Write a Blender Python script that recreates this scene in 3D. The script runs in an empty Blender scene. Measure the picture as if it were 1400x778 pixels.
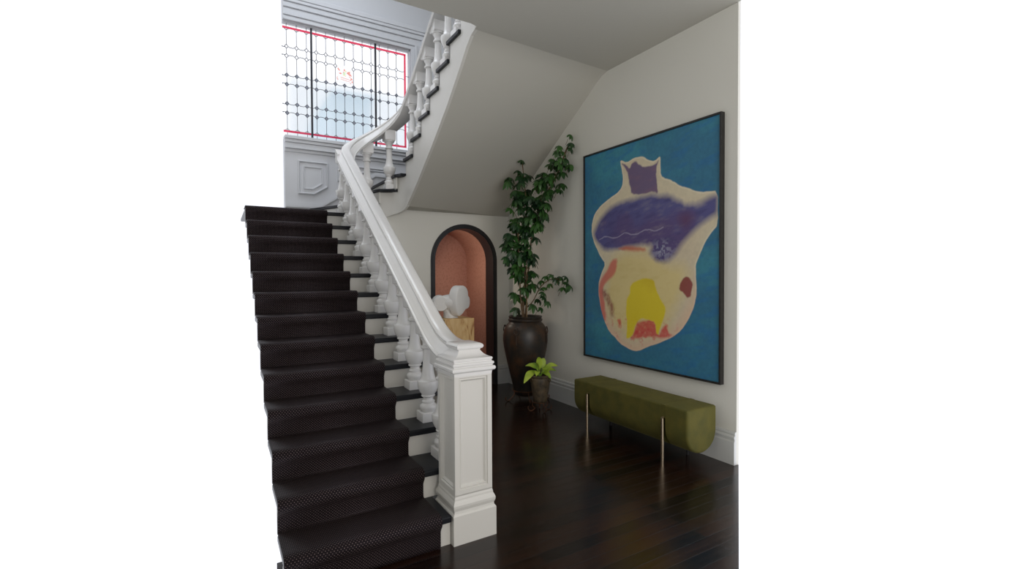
import bpy, bmesh, math, random
import numpy as np
from mathutils import Vector, Matrix
random.seed(7)
rng = np.random.default_rng(11)
PI = math.pi
C = bpy.context.scene.collection

# ------------------------------------------------------------------ helpers
def finish(o, label=None, cat=None, group=None, kind=None):
    if label: o['label'] = label
    if cat: o['category'] = cat
    if group: o['group'] = group
    if kind: o['kind'] = kind
    return o

def empty(name, loc, label, cat, group=None, rz=0):
    o = bpy.data.objects.new(name, None); C.objects.link(o)
    o.location = loc; o.rotation_euler = (0, 0, rz); o.empty_display_size = .1
    return finish(o, label, cat, group)

class MB:
    """collects vertices and faces and links them as one mesh object"""
    def __init__(s): s.v = []; s.f = []
    def add(s, v, f):
        n = len(s.v); s.v += [tuple(p) for p in v]; s.f += [tuple(i + n for i in q) for q in f]; return s
    def box(s, x0, x1, y0, y1, z0, z1):
        v = [(x, y, z) for z in (z0, z1) for y in (y0, y1) for x in (x0, x1)]
        return s.add(v, [(0, 2, 3, 1), (4, 5, 7, 6), (0, 1, 5, 4), (2, 6, 7, 3), (0, 4, 6, 2), (1, 3, 7, 5)])
    def prism(s, pts, axis, a, b):
        """polygon pts (p,q) extruded along axis from a to b"""
        def mk(p, q, t): return {'x': (t, p, q), 'y': (p, t, q), 'z': (p, q, t)}[axis]
        n = len(pts)
        v = [mk(p, q, a) for p, q in pts] + [mk(p, q, b) for p, q in pts]
        f = [tuple(range(n))[::-1], tuple(range(n, 2 * n))] + [(i, (i + 1) % n, (i + 1) % n + n, i + n) for i in range(n)]
        return s.add(v, f)
    def lathe(s, prof, c=(0, 0, 0), n=24, cap=True):
        """prof: (r,z) list bottom to top"""
        v = []; f = []
        for r, z in prof:
            for i in range(n):
                a = 2 * PI * i / n; v.append((c[0] + r * math.cos(a), c[1] + r * math.sin(a), c[2] + z))
        for k in range(len(prof) - 1):
            for i in range(n):
                j = (i + 1) % n; f.append((k * n + i, k * n + j, (k + 1) * n + j, (k + 1) * n + i))
        if cap:
            f.append(tuple(range(n))[::-1]); f.append(tuple((len(prof) - 1) * n + i for i in range(n)))
        return s.add(v, f)
    def square(s, prof, c, cap=True):
        """square turning: prof (halfwidth,z)"""
        v = []; f = []
        for r, z in prof:
            v += [(c[0] - r, c[1] - r, c[2] + z), (c[0] + r, c[1] - r, c[2] + z), (c[0] + r, c[1] + r, c[2] + z), (c[0] - r, c[1] + r, c[2] + z)]
        for k in range(len(prof) - 1):
            for i in range(4):
                j = (i + 1) % 4; f.append((k * 4 + i, k * 4 + j, k * 4 + 4 + j, k * 4 + 4 + i))
        if cap:
            f.append((3, 2, 1, 0)); m = 4 * (len(prof) - 1); f.append((m, m + 1, m + 2, m + 3))
        return s.add(v, f)
    def tube(s, pts, r, n=8, cap=True):
        pts = [Vector(p) for p in pts]; rs = r if isinstance(r, (list, tuple)) else [r] * len(pts)
        v = []; f = []; ref = None
        for i, p in enumerate(pts):
            t = (pts[min(i + 1, len(pts) - 1)] - pts[max(i - 1, 0)]).normalized()
            if ref is None:
                ref = Vector((0, 0, 1)) if abs(t.z) < .9 else Vector((1, 0, 0))
            u = (ref - t * ref.dot(t)).normalized(); w = t.cross(u); ref = u
            for k in range(n):
                a = 2 * PI * k / n; q = p + (u * math.cos(a) + w * math.sin(a)) * rs[i]; v.append(tuple(q))
        for i in range(len(pts) - 1):
            for k in range(n):
                j = (k + 1) % n; f.append((i * n + k, i * n + j, (i + 1) * n + j, (i + 1) * n + k))
        if cap: f.append(tuple(range(n))[::-1]); f.append(tuple((len(pts) - 1) * n + k for k in range(n)))
        return s.add(v, f)
    def sweep(s, prof, path, sides=None, closed=True, cap=True):
        """prof (u,v): u along the horizontal side vector, v up; path of 3D points"""
        P = [Vector(p) for p in path]; n = len(prof); v = []; f = []
        for i, p in enumerate(P):
            if sides: sd = Vector(sides[i])
            else:
                a = P[i] - P[i - 1] if i > 0 else P[1] - P[0]
                b = P[i + 1] - P[i] if i < len(P) - 1 else a
                a = Vector((a.x, a.y, 0)).normalized(); b = Vector((b.x, b.y, 0)).normalized()
                t = (a + b).normalized(); sd = Vector((t.y, -t.x, 0)) / max(.3, t.dot(a))
            for u, w in prof: v.append(tuple(p + sd * u + Vector((0, 0, w))))
        m = n if closed else n - 1
        for i in range(len(P) - 1):
            for k in range(m):
                j = (k + 1) % n; f.append((i * n + k, i * n + j, (i + 1) * n + j, (i + 1) * n + k))
        if cap and closed: f.append(tuple(range(n))[::-1]); f.append(tuple((len(P) - 1) * n + k for k in range(n)))
        return s.add(v, f)
    def build(s, name, mat, parent=None, smooth=False, bevel=0, seg=2, flip=True, loc=None):
        me = bpy.data.meshes.new(name); me.from_pydata(s.v, [], s.f)
        bm = bmesh.new(); bm.from_mesh(me)
        if flip: bmesh.ops.recalc_face_normals(bm, faces=bm.faces)
        bm.to_mesh(me); bm.free()
        me.materials.append(mat)
        o = bpy.data.objects.new(name, me); C.objects.link(o)
        if parent:
            o.parent = parent
            if loc is None: me.transform(Matrix.Translation(-Vector(parent_loc(parent))))
        if smooth:
            me.polygons.foreach_set('use_smooth', [True] * len(me.polygons))
            try: me.set_sharp_from_angle(angle=math.radians(smooth if smooth > 1 else 40))
            except Exception: pass
        if bevel:
            m = o.modifiers.new('bevel', 'BEVEL'); m.width = bevel; m.segments = seg; m.limit_method = 'ANGLE'; m.angle_limit = math.radians(40)
        return o

def parent_loc(p):
    v = Vector(p.location)
    while p.parent: p = p.parent; v += Vector(p.location)
    return v

def smoothcurve(pts, n=6):
    """Catmull-Rom through points"""
    P = [Vector(p) for p in pts]; out = []
    for i in range(len(P) - 1):
        a = P[max(i - 1, 0)]; b = P[i]; c = P[i + 1]; d = P[min(i + 2, len(P) - 1)]
        for k in range(n):
            t = k / n
            out.append(.5 * ((2 * b) + (c - a) * t + (2 * a - 5 * b + 4 * c - d) * t * t + (-a + 3 * b - 3 * c + d) * t ** 3))
    out.append(P[-1]); return out

# ------------------------------------------------------------------ materials
def mat(name, col, rough=.5, metal=0, spec=.5, coat=0, sheen=0, bump=0, bscale=60, vary=0, vscale=6, col2=None):
    m = bpy.data.materials.new(name); m.use_nodes = True; nt = m.node_tree; b = nt.nodes['Principled BSDF']
    b.inputs['Base Color'].default_value = (*col, 1); b.inputs['Roughness'].default_value = rough
    b.inputs['Metallic'].default_value = metal; b.inputs['Specular IOR Level'].default_value = spec
    b.inputs['Coat Weight'].default_value = coat; b.inputs['Coat Roughness'].default_value = .1
    if sheen: b.inputs['Sheen Weight'].default_value = sheen; b.inputs['Sheen Roughness'].default_value = .4
    tc = nt.nodes.new('ShaderNodeTexCoord')
    if vary or col2:
        n = nt.nodes.new('ShaderNodeTexNoise'); n.inputs['Scale'].default_value = vscale; n.inputs['Detail'].default_value = 5
        nt.links.new(tc.outputs['Object'], n.inputs['Vector'])
        r = nt.nodes.new('ShaderNodeValToRGB'); c2 = col2 or tuple(c * (1 - vary) for c in col)
        r.color_ramp.elements[0].color = (*c2, 1); r.color_ramp.elements[1].color = (*col, 1)
        r.color_ramp.elements[0].position = .35; r.color_ramp.elements[1].position = .65
        nt.links.new(n.outputs['Fac'], r.inputs['Fac']); nt.links.new(r.outputs['Color'], b.inputs['Base Color'])
    if bump:
        n = nt.nodes.new('ShaderNodeTexNoise'); n.inputs['Scale'].default_value = bscale; n.inputs['Detail'].default_value = 4
        nt.links.new(tc.outputs['Object'], n.inputs['Vector'])
        bp = nt.nodes.new('ShaderNodeBump'); bp.inputs['Strength'].default_value = bump; bp.inputs['Distance'].default_value = .01
        nt.links.new(n.outputs['Fac'], bp.inputs['Height']); nt.links.new(bp.outputs['Normal'], b.inputs['Normal'])
    return m

M = {}
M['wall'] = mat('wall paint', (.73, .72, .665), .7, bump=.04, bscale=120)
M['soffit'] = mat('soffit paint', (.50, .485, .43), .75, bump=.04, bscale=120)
M['hallwhite'] = mat('stair hall paint', (.60, .61, .635), .6)
M['trim'] = mat('satin white trim paint', (.60, .585, .545), .32)
M['rail'] = mat('gloss white rail paint', (.71, .70, .685), .22, coat=.3)
M['skirt'] = mat('skirting paint', (.62, .63, .62), .4)
M['black'] = mat('black tread paint', (.008, .009, .012), .35, spec=.25)
M['blackwood'] = mat('black casing paint', (.012, .012, .015), .38)
M['blackframe'] = mat('black stained frame wood', (.018, .016, .014), .45, vary=.4, vscale=30)
M['brass'] = mat('brushed champagne metal', (.62, .50, .36), .22, metal=1)
M['bronze'] = mat('dark copper iron', (.16, .075, .04), .4, metal=.8, vary=.5, vscale=20)
M['velvet'] = mat('olive velvet', (.092, .080, .008), .85, sheen=.10, bump=.12, bscale=90, col2=(.066, .062, .006), vscale=9)
M['velvet'].node_tree.nodes['Principled BSDF'].inputs['Sheen Tint'].default_value = (.8, .7, .2, 1)
M['plaster'] = mat('white plaster', (.72, .71, .69), .7, bump=.08, bscale=40)
M['pedestal'] = mat('white pedestal paint', (.66, .63, .58), .5)
M['soil'] = mat('potting soil', (.03, .018, .01), .9, bump=.6, bscale=60)
M['bark'] = mat('brown bark', (.16, .10, .05), .8, bump=.3, bscale=50, vary=.4, vscale=30)
M['cane'] = mat('bamboo cane', (.30, .20, .10), .6)
M['lead'] = mat('dark lead came', (.03, .033, .045), .5, metal=.3)
M['bar'] = mat('black window bar', (.010, .011, .02), .5)
M['darkglass'] = mat('grey glass', (.25, .27, .33), .3)

def nodes(m): nt = m.node_tree; return nt, nt.nodes, nt.links, nt.nodes['Principled BSDF']

def floor_mat():
    m = mat('dark stained floorboards', (.02, .01, .008), .2); nt, N, L, b = nodes(m)
    tc = N.new('ShaderNodeTexCoord')
    br = N.new('ShaderNodeTexBrick'); br.offset = .37; br.offset_frequency = 2; br.squash = 1
    br.inputs['Scale'].default_value = 1; br.inputs['Brick Width'].default_value = 1.5; br.inputs['Row Height'].default_value = .093
    br.inputs['Mortar Size'].default_value = .0028; br.inputs['Mortar Smooth'].default_value = .2
    br.inputs['Color1'].default_value = (.005, .003, .0025, 1); br.inputs['Color2'].default_value = (.025, .0095, .0052, 1); br.inputs['Mortar'].default_value = (.0008, .0006, .0006, 1)
    L.new(tc.outputs['Object'], br.inputs['Vector'])
    mp = N.new('ShaderNodeMapping'); mp.inputs['Scale'].default_value = (2.5, 45, 1); L.new(tc.outputs['Object'], mp.inputs['Vector'])
    ns = N.new('ShaderNodeTexNoise'); ns.inputs['Scale'].default_value = 1; ns.inputs['Detail'].default_value = 6; L.new(mp.outputs['Vector'], ns.inputs['Vector'])
    mx = N.new('ShaderNodeMix'); mx.data_type = 'RGBA'; mx.blend_type = 'MULTIPLY'; mx.inputs['Factor'].default_value = .7
    rr = N.new('ShaderNodeValToRGB'); rr.color_ramp.elements[0].position = .3; rr.color_ramp.elements[0].color = (.35, .35, .35, 1); rr.color_ramp.elements[1].position = .7; rr.color_ramp.elements[1].color = (1.3, 1.3, 1.3, 1)
    L.new(ns.outputs['Fac'], rr.inputs['Fac'])
    L.new(br.outputs['Color'], mx.inputs[6]); L.new(rr.outputs['Color'], mx.inputs[7]); L.new(mx.outputs[2], b.inputs['Base Color'])
    ro = N.new('ShaderNodeMapRange'); ro.inputs['To Min'].default_value = .16; ro.inputs['To Max'].default_value = .30
    L.new(ns.outputs['Fac'], ro.inputs['Value']); L.new(ro.outputs['Result'], b.inputs['Roughness'])
    bp = N.new('ShaderNodeBump'); bp.inputs['Strength'].default_value = .8; bp.inputs['Distance'].default_value = .003; bp.invert = True
    L.new(br.outputs['Fac'], bp.inputs['Height']); L.new(bp.outputs['Normal'], b.inputs['Normal'])
    return m
M['floor'] = floor_mat()

def carpet_mat():
    m = mat('woven dark stair carpet', (.01, .008, .01), .55, spec=.10); nt, N, L, b = nodes(m)
    b.inputs['Specular Tint'].default_value = (.85, .8, 1, 1)
    uv = N.new('ShaderNodeUVMap'); sp = N.new('ShaderNodeSeparateXYZ'); L.new(uv.outputs['UV'], sp.inputs[0])
    def mth(op, a, bb=None):
        n = N.new('ShaderNodeMath'); n.operation = op
        for i, x in enumerate((a, bb)):
            if x is None: continue
            if isinstance(x, (int, float)): n.inputs[i].default_value = x
            else: L.new(x, n.inputs[i])
        return n.outputs[0]
    def lattice(p, lo, hi, off=0.0):
        k = 1.0 / p
        a = mth('MULTIPLY', mth('ADD', sp.outputs['X'], sp.outputs['Y']), k); c = mth('MULTIPLY', mth('SUBTRACT', sp.outputs['X'], sp.outputs['Y']), k)
        a = mth('ABSOLUTE', mth('SUBTRACT', mth('FRACT', a), .5)); c = mth('ABSOLUTE', mth('SUBTRACT', mth('FRACT', c), .5))
        d = mth('MAXIMUM', a, c)
        return mth('MULTIPLY', mth('GREATER_THAN', d, lo), mth('LESS_THAN', d, hi))
    dots = lattice(.0165, -1, .19); ring = lattice(.0165, .41, .51)
    noi = N.new('ShaderNodeTexNoise'); noi.inputs['Scale'].default_value = 500; L.new(uv.outputs['UV'], noi.inputs['Vector'])
    f = mth('ADD', dots, mth('MULTIPLY', ring, .15)); f = mth('MULTIPLY', f, mth('MULTIPLY', noi.outputs['Fac'], 1.5))
    mx = N.new('ShaderNodeMix'); mx.data_type = 'RGBA'
    mx.inputs[6].default_value = (.0010, .0008, .0013, 1); mx.inputs[7].default_value = (.16, .118, .115, 1)
    L.new(f, mx.inputs['Factor']); L.new(mx.outputs[2], b.inputs['Base Color'])
    bp = N.new('ShaderNodeBump'); bp.inputs['Strength'].default_value = .35; bp.inputs['Distance'].default_value = .003
    L.new(f, bp.inputs['Height']); L.new(bp.outputs['Normal'], b.inputs['Normal'])
    return m
M['carpet'] = carpet_mat()

def paper_mat():
    m = mat('pink damask wallpaper', (.5, .2, .14), .75); nt, N, L, b = nodes(m)
    tc = N.new('ShaderNodeTexCoord')
    v = N.new('ShaderNodeTexVoronoi'); v.inputs['Scale'].default_value = 34; v.feature = 'SMOOTH_F1'; L.new(tc.outputs['Object'], v.inputs['Vector'])
    n = N.new('ShaderNodeTexNoise'); n.inputs['Scale'].default_value = 60; L.new(tc.outputs['Object'], n.inputs['Vector'])
    ad = N.new('ShaderNodeMath'); ad.operation = 'ADD'; L.new(v.outputs['Distance'], ad.inputs[0]); L.new(n.outputs['Fac'], ad.inputs[1])
    r = N.new('ShaderNodeValToRGB'); r.color_ramp.elements[0].position = .62; r.color_ramp.elements[0].color = (.46, .215, .155, 1)
    r.color_ramp.elements[1].position = .95; r.color_ramp.elements[1].color = (.54, .27, .20, 1)
    L.new(ad.outputs[0], r.inputs['Fac']); L.new(r.outputs['Color'], b.inputs['Base Color'])
    return m
M['paper'] = paper_mat()

def block_mat():
    m = mat('pale spalted wood', (.5, .3, .12), .5); nt, N, L, b = nodes(m)
    tc = N.new('ShaderNodeTexCoord'); mp = N.new('ShaderNodeMapping'); mp.inputs['Scale'].default_value = (9, 9, 2.2); L.new(tc.outputs['Object'], mp.inputs['Vector'])
    n = N.new('ShaderNodeTexNoise'); n.inputs['Scale'].default_value = 1.6; n.inputs['Detail'].default_value = 6; n.inputs['Distortion'].default_value = 1.6; L.new(mp.outputs['Vector'], n.inputs['Vector'])
    r = N.new('ShaderNodeValToRGB'); e = r.color_ramp.elements
    e[0].position = .30; e[0].color = (.30, .13, .035, 1); e[1].position = .62; e[1].color = (.62, .43, .20, 1)
    e2 = e.new(.45); e2.color = (.55, .34, .13, 1)
    L.new(n.outputs['Fac'], r.inputs['Fac']); L.new(r.outputs['Color'], b.inputs['Base Color'])
    return m
M['block'] = block_mat()

def glaze_mat(name, base, rust, dark, scale=3, rough=.35):
    m = mat(name, base, rough); nt, N, L, b = nodes(m)
    tc = N.new('ShaderNodeTexCoord'); n = N.new('ShaderNodeTexNoise'); n.inputs['Scale'].default_value = scale; n.inputs['Detail'].default_value = 7; n.inputs['Roughness'].default_value = .65
    L.new(tc.outputs['Object'], n.inputs['Vector'])
    r = N.new('ShaderNodeValToRGB'); e = r.color_ramp.elements
    e[0].position = .35; e[0].color = (*dark, 1); e[1].position = .68; e[1].color = (*rust, 1); e.new(.5).color = (*base, 1)
    L.new(n.outputs['Fac'], r.inputs['Fac']); L.new(r.outputs['Color'], b.inputs['Base Color'])
    bp = N.new('ShaderNodeBump'); bp.inputs['Strength'].default_value = .25; bp.inputs['Distance'].default_value = .01
    L.new(n.outputs['Fac'], bp.inputs['Height']); L.new(bp.outputs['Normal'], b.inputs['Normal'])
    return m
M['urn'] = glaze_mat('dark glazed urn', (.028, .020, .014), (.075, .035, .016), (.010, .011, .013), 4, .42)
M['smallpot'] = glaze_mat('rough brown pot', (.075, .055, .032), (.12, .085, .045), (.03, .022, .014), 14, .6)

def leaf_mat(name, c1, c2, rough=.35):
    m = mat(name, c1, rough); nt, N, L, b = nodes(m)
    tc = N.new('ShaderNodeTexCoord'); n = N.new('ShaderNodeTexNoise'); n.inputs['Scale'].default_value = 5; L.new(tc.outputs['Object'], n.inputs['Vector'])
    r = N.new('ShaderNodeValToRGB'); e = r.color_ramp.elements; e[0].position = .4; e[0].color = (*c1, 1); e[1].position = .62; e[1].color = (*c2, 1)
    L.new(n.outputs['Fac'], r.inputs['Fac']); L.new(r.outputs['Color'], b.inputs['Base Color'])
    return m
M['leaf'] = leaf_mat('deep green leaf', (.010, .038, .012), (.038, .115, .020))
M['lime'] = leaf_mat('yellow green leaf', (.16, .30, .02), (.42, .52, .05), .45)

def glass_mat(name, col, rough):
    m = mat(name, col, rough); nt, N, L, b = nodes(m)
    b.inputs['Transmission Weight'].default_value = 1; b.inputs['IOR'].default_value = 1.15
    return m
M['glass'] = glass_mat('obscured window glass', (.99, .985, .97), .22)
M['clearglass'] = glass_mat('pale edge glass', (.80, .93, .95), .1)
def stain(name, col):
    """thin coloured glass: the light behind it comes through tinted (two faces, so the tint is the square root)"""
    m = mat(name, col, .3); nt, N, L, b = nodes(m)
    tr = N.new('ShaderNodeBsdfTransparent'); tr.inputs['Color'].default_value = (*[c ** .5 for c in col], 1)
    mx = N.new('ShaderNodeMixShader'); mx.inputs[0].default_value = .93
    L.new(b.outputs[0], mx.inputs[1]); L.new(tr.outputs[0], mx.inputs[2]); L.new(mx.outputs[0], N['Material Output'].inputs['Surface'])
    return m
M['redglass'] = stain('red stained glass', (.72, .07, .13))
M['palepaint'] = stain('pale painted glass', (.97, .96, .96))
M['pinkglass'] = stain('pink painted glass', (.95, .66, .60))
M['redpaint'] = stain('vermilion painted glass', (.92, .36, .28))
M['greenpaint'] = stain('green painted glass', (.72, .9, .62))
M['yellowpaint'] = stain('yellow painted glass', (.95, .85, .55))
M['bluegrey'] = mat('pale blue render', (.62, .73, .79), .8)
M['palestone'] = mat('pale stone', (.84, .87, .88), .8)

# ------------------------------------------------------------------ dimensions (metres; Y runs into the hall, X to the right)
G, R = .27, .1746                 # going and rise of the stair
Y1 = 2.558                        # first nosing
XR, YB, ZC = 3.586, 6.065, 3.72   # right wall, back wall, hall ceiling
YW = 7.0                          # stair window wall
UG = .265                         # going of the upper flight
CX, CY = 1.645, 5.75              # centre of the half turn
XL = .250                         # left side of the stair flight
XW = .76                          # the window wall is modelled from here
def noseL(k): return Y1 + (k - 1) * G
def noseU(k): return 4.48 + (22 - k) * UG

# ------------------------------------------------------------------ setting
fl = MB().prism([(-2.05, -3), (2.1, -3), (2.15, 1.45), (XR + .02, 2.44), (XR + .02, YB + .95), (1.3, YB + .95), (.4, 2.9), (.25, 2.9), (.12, 1.45), (-2.05, 1.45)], 'z', -.06, 0)
finish(fl.build('floor', M['floor']), kind='structure')

finish(MB().box(XR, XR + .03, 2.447, YW + .1, 0, 6.2).build('wall_right', M['wall']), kind='structure')
finish(MB().box(-2.15, -2.05, -3, 7.2, 0, 6.3).build('wall_left_blocker', M['wall']), kind='structure')  # unseen wall, added out of view to block light from the open left

# back wall with its arched opening
AX, AR, AS = 2.89, .462, 1.748    # centre, radius (mid of casing), spring height
def arch(r, n=28): return [(AX + r * math.cos(PI * i / n), AS + r * math.sin(PI * i / n)) for i in range(n + 1)]
def arch_panel(mb, r, x0, x1, z1, y0, y1, z0=0):
    """wall slab with an arched hole of radius r"""
    a = arch(r)
    n = len(a)
    outer = []
    for i, (x, z) in enumerate(a):
        t = i / (n - 1) * 4
        if t <= 1: outer.append((x1, AS + (z1 - AS) * t))
        elif t < 3: outer.append((x1 + (x0 - x1) * (t - 1) / 2, z1))
        else: outer.append((x0, z1 + (AS - z1) * (t - 3)))
    ain = [(AX + r, z0)] + a + [(AX - r, z0)]; out = [(x1, z0)] + outer + [(x0, z0)]
    for y in (y0, y1):
        v = [(x, y, z) for x, z in ain] + [(x, y, z) for x, z in out]; m = len(ain)
        mb.add(v, [(i, i + 1, i + 1 + m, i + m) for i in range(m - 1)])
    v = [(x, y0, z) for x, z in ain] + [(x, y1, z) for x, z in ain]; m = len(ain)
    mb.add(v, [(i, i + 1, i + 1 + m, i + m) for i in range(m - 1)])
    return mb
wb = arch_panel(MB(), .47, 1.36, XR, 2.386, YB, YB + .20)
finish(wb.build('wall_back', M['wall'], flip=False), kind='structure')
# black arched casing: face and deep reveal
def arch_band(mb, r0, r1, y0, y1, z0=0):
    A = [(AX + r0, z0)] + arch(r0) + [(AX - r0, z0)]; B = [(AX + r1, z0)] + arch(r1) + [(AX - r1, z0)]; m = len(A)
    v = [(x, y0, z) for x, z in A] + [(x, y0, z) for x, z in B] + [(x, y1, z) for x, z in A] + [(x, y1, z) for x, z in B]
    f = []
    for i in range(m - 1):
        f += [(i, i + 1, i + 1 + m, i + m), (i + 2 * m, i + 1 + 2 * m, i + 1 + 3 * m, i + 3 * m), (i, i + 1, i + 1 + 2 * m, i + 2 * m), (i + m, i + 1 + m, i + 1 + 3 * m, i + 3 * m)]
    f += [(0, m, 3 * m, 2 * m), (m - 1, 2 * m - 1, 4 * m - 1, 3 * m - 1)]
    return mb.add(v, f)
cas = MB(); arch_band(cas, .436, .496, YB - .012, YB + .215); arch_band(cas, .452, .472, YB - .020, YB - .010)
finish(cas.build('door_1', M['blackwood'], smooth=30), kind='structure')
# papered alcove behind the arch: barrel vault, side walls, end wall
al = MB(); A = [(AX + .445, 0)] + arch(.445) + [(AX - .445, 0)]; m = len(A)
al.add([(x, YB + .21, z) for x, z in A] + [(x, 6.93, z) for x, z in A], [(i, i + 1, i + 1 + m, i + m) for i in range(m - 1)])
al.add([(x, 6.93, z) for x, z in A], [tuple(range(m))])
finish(al.build('wall_alcove', M['paper'], flip=False), kind='structure')

# sloping plaster soffit under the upper flight, then the flat ceiling
SB = [(5.76, 2.392), (5.60, 2.480), (5.392, 2.613), (4.937, 2.927), (4.54, 3.222), (4.218, 3.50), (4.08, 3.63), (3.98, 3.70), (3.90, 3.722)]   # bottom of the upper string (y,z)
SW = [(6.065, 2.386), (5.91, 2.50), (5.70, 2.655), (5.20, 2.985), (4.72, 3.293), (4.36, 3.52), (4.20, 3.625), (4.08, 3.695), (3.98, 3.72)]
so = MB(); n = len(SB)
so.add([(1.985, y, z) for y, z in SB] + [(XR, y, z) for y, z in SW], [(i, i + 1, i + 1 + n, i + n) for i in range(n - 1)])
so.add([(1.985, 5.76, 2.392), (XR, 6.065, 2.386), (2.0, 6.066, 2.386), (1.93, 5.95, 2.36)], [(0, 1, 2, 3)])
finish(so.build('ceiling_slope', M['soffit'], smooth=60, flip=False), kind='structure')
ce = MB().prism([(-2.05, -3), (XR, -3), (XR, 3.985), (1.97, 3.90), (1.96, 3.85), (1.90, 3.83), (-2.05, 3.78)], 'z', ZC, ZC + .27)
finish(ce.build('ceiling', M['soffit']), kind='structure')

# stair window wall
ZS, ZH, XJ = 3.36, 4.875, 2.475     # sill, head, right jamb
ww = MB().box(XW, XR, YW, YW + .14, 2.0, ZS).box(XW, XR, YW, YW + .14, ZH, 6.2).box(XJ, XR, YW, YW + .14, ZS, ZH)
finish(ww.build('wall_stairwell', M['hallwhite']), kind='structure')
finish(MB().box(-2.05, XR, 3.2, YW + .1, 6.2, 6.3).build('ceiling_stairwell', M['hallwhite']), kind='structure')
x0 = XW
# sill with stepped apron, head architrave, cornice bands
def band(name, rows, x0, x1, mt=M['hallwhite']):
    """rows: (z0,z1,projection)"""
    mb = MB()
    for a, b, p in rows: mb.box(x0, x1, YW - p, YW + .01, a, b)
    return finish(mb.build(name, mt, bevel=.006), kind='structure')
band('trim_1', [(3.33, 3.372, .085), (3.29, 3.33, .065), (3.245, 3.29, .045), (3.215, 3.245, .055), (3.175, 3.215, .02)], x0, XR)
band('trim_2', [(4.875, 4.93, .022), (4.93, 4.965, .038), (4.965, 5.03, .026), (5.03, 5.06, .046), (5.06, 5.10, .038), (5.10, 5.14, .056), (5.14, 5.20, .066), (5.20, 5.215, .04)], x0, 2.68)
jm = MB().box(2.475, 2.53, YW - .03, YW, 3.37, 4.875).box(2.53, 2.565, YW - .055, YW, 3.37, 4.93).box(2.565, 2.63, YW - .035, YW, 3.37, 4.965).box(2.63, 2.66, YW - .07, YW, 3.37, 5.03)
finish(jm.build('trim_3', M['hallwhite'], bevel=.006), kind='structure')
# rising skirting on the window wall
def rail_poly(o0, o1):
    top = [(x0, 2.45 + o1), (1.18, 2.45 + o1), (1.93, 2.95 + o1), (3.58, 2.95 + o1)]; bot = [(x0, 2.45 + o0), (1.18, 2.45 + o0), (1.93, 2.95 + o0), (3.58, 2.95 + o0)]
    return bot + top[::-1]
def quads_band(mb, o0, o1, p):
    P = rail_poly(o0, o1); b = P[:4]; t = P[4:][::-1]
    for i in range(3): mb.prism([b[i], b[i + 1], t[i + 1], t[i]], 'y', YW - p, YW)
    return mb
sk = MB(); quads_band(sk, -.20, 0, .022); quads_band(sk, 0, .028, .045); quads_band(sk, .028, .062, .028)
finish(sk.build('baseboard_stairwell', M['hallwhite']), kind='structure')
# raised panels under the window
def inset(pts, d):
    n = len(pts); c = (sum(p[0] for p in pts) / n, sum(p[1] for p in pts) / n); out = []
    for i in range(n):
        a = Vector(pts[i - 1]); b = Vector(pts[i]); e = Vector(pts[(i + 1) % n])
        u = (b - a).normalized(); w = (e - b).normalized()
        nu = Vector((-u.y, u.x)); nw = Vector((-w.y, w.x))
        if nu.dot(Vector(c) - b) < 0: nu = -nu
        if nw.dot(Vector(c) - b) < 0: nw = -nw
        bis = (nu + nw).normalized(); out.append(tuple(b + bis * d / max(.3, bis.dot(nu))))
    return out
def loops(mb, pts, steps):
    """steps: list of (inset, projection) → stepped relief on the wall"""
    L = [inset(pts, d) if d else pts for d, p in steps]; n = len(pts); v = []
    for lp, (d, p) in zip(L, steps): v += [(x, YW - p, z) for x, z in lp]
    f = [(k * n + i, k * n + (i + 1) % n, (k + 1) * n + (i + 1) % n, (k + 1) * n + i) for k in range(len(L) - 1) for i in range(n)]
    f.append(tuple((len(L) - 1) * n + i for i in range(n)))
    return mb.add(v, f)
ST = [(0, 0), (.002, .028), (.012, .034), (.022, .022), (.026, .008), (.068, .008), (.072, .028), (.082, .026), (.088, .012)]
pn = MB()
loops(pn, [(.918, 3.074), (1.294, 3.074), (1.294, 2.745), (1.121, 2.632), (.918, 2.632)], ST)
loops(pn, [(1.42, 3.074), (2.20, 3.074), (2.20, 3.04), (1.90, 3.04), (1.42, 2.84)], ST[:5])
finish(pn.build('trim_4', M['hallwhite'], smooth=25), kind='structure')

# window: glass, leads, bars, red border, painted emblem
win = finish(MB().box(XJ - .012, XJ + .001, YW + .02, YW + .10, ZS, ZH).box(x0, XJ, YW + .02, YW + .10, ZS, ZS + .02).box(x0, XJ, YW + .02, YW + .10, ZH - .016, ZH).build('window_1', M['hallwhite']), kind='structure')
GY = YW + .06
MB().box(x0, XJ - .01, GY, GY + .006, ZS + .02, ZH - .015).build('glass_pane', M['glass'], win)
zb, zt, xr_ = 3.452, 4.803, 2.405
MB().box(x0, xr_ + .014, GY - .008, GY - .001, zb - .013, zb + .013).box(x0, xr_ + .014, GY - .008, GY - .001, zt - .013, zt + .013).box(xr_ - .013, xr_ + .013, GY - .008, GY - .001, zb, zt).build('red_border', M['redglass'], win)
MB().box(1.099, 1.123, GY - .022, GY - .002, ZS + .02, ZH - .015).build('window_bar', M['bar'], win)
MB().box(1.957, 1.981, GY - .022, GY - .002, ZS + .02, ZH - .015).build('window_bar', M['bar'], win)
ld = MB(); dg = MB(); w = .0026; D = .027
rowz = [zb] + [zb + d for d in (.240, .362, .612, .734, .984, 1.106)] + [zt]
cols = [1.174 + .1224 * i for i in range(-3, 11)]; cols = [c for c in cols if x0 < c < xr_ - .02]
def seg(a, b, ww=w):
    a = Vector(a); b = Vector(b); t = (b - a).normalized(); nn = Vector((-t.y, t.x)) * ww
    P = [a + nn, a - nn, b - nn, b + nn]; ld.prism([(p.x, p.y) for p in P], 'y', GY - .006, GY)
EMX, EMZ = 1.530, 4.30
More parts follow.
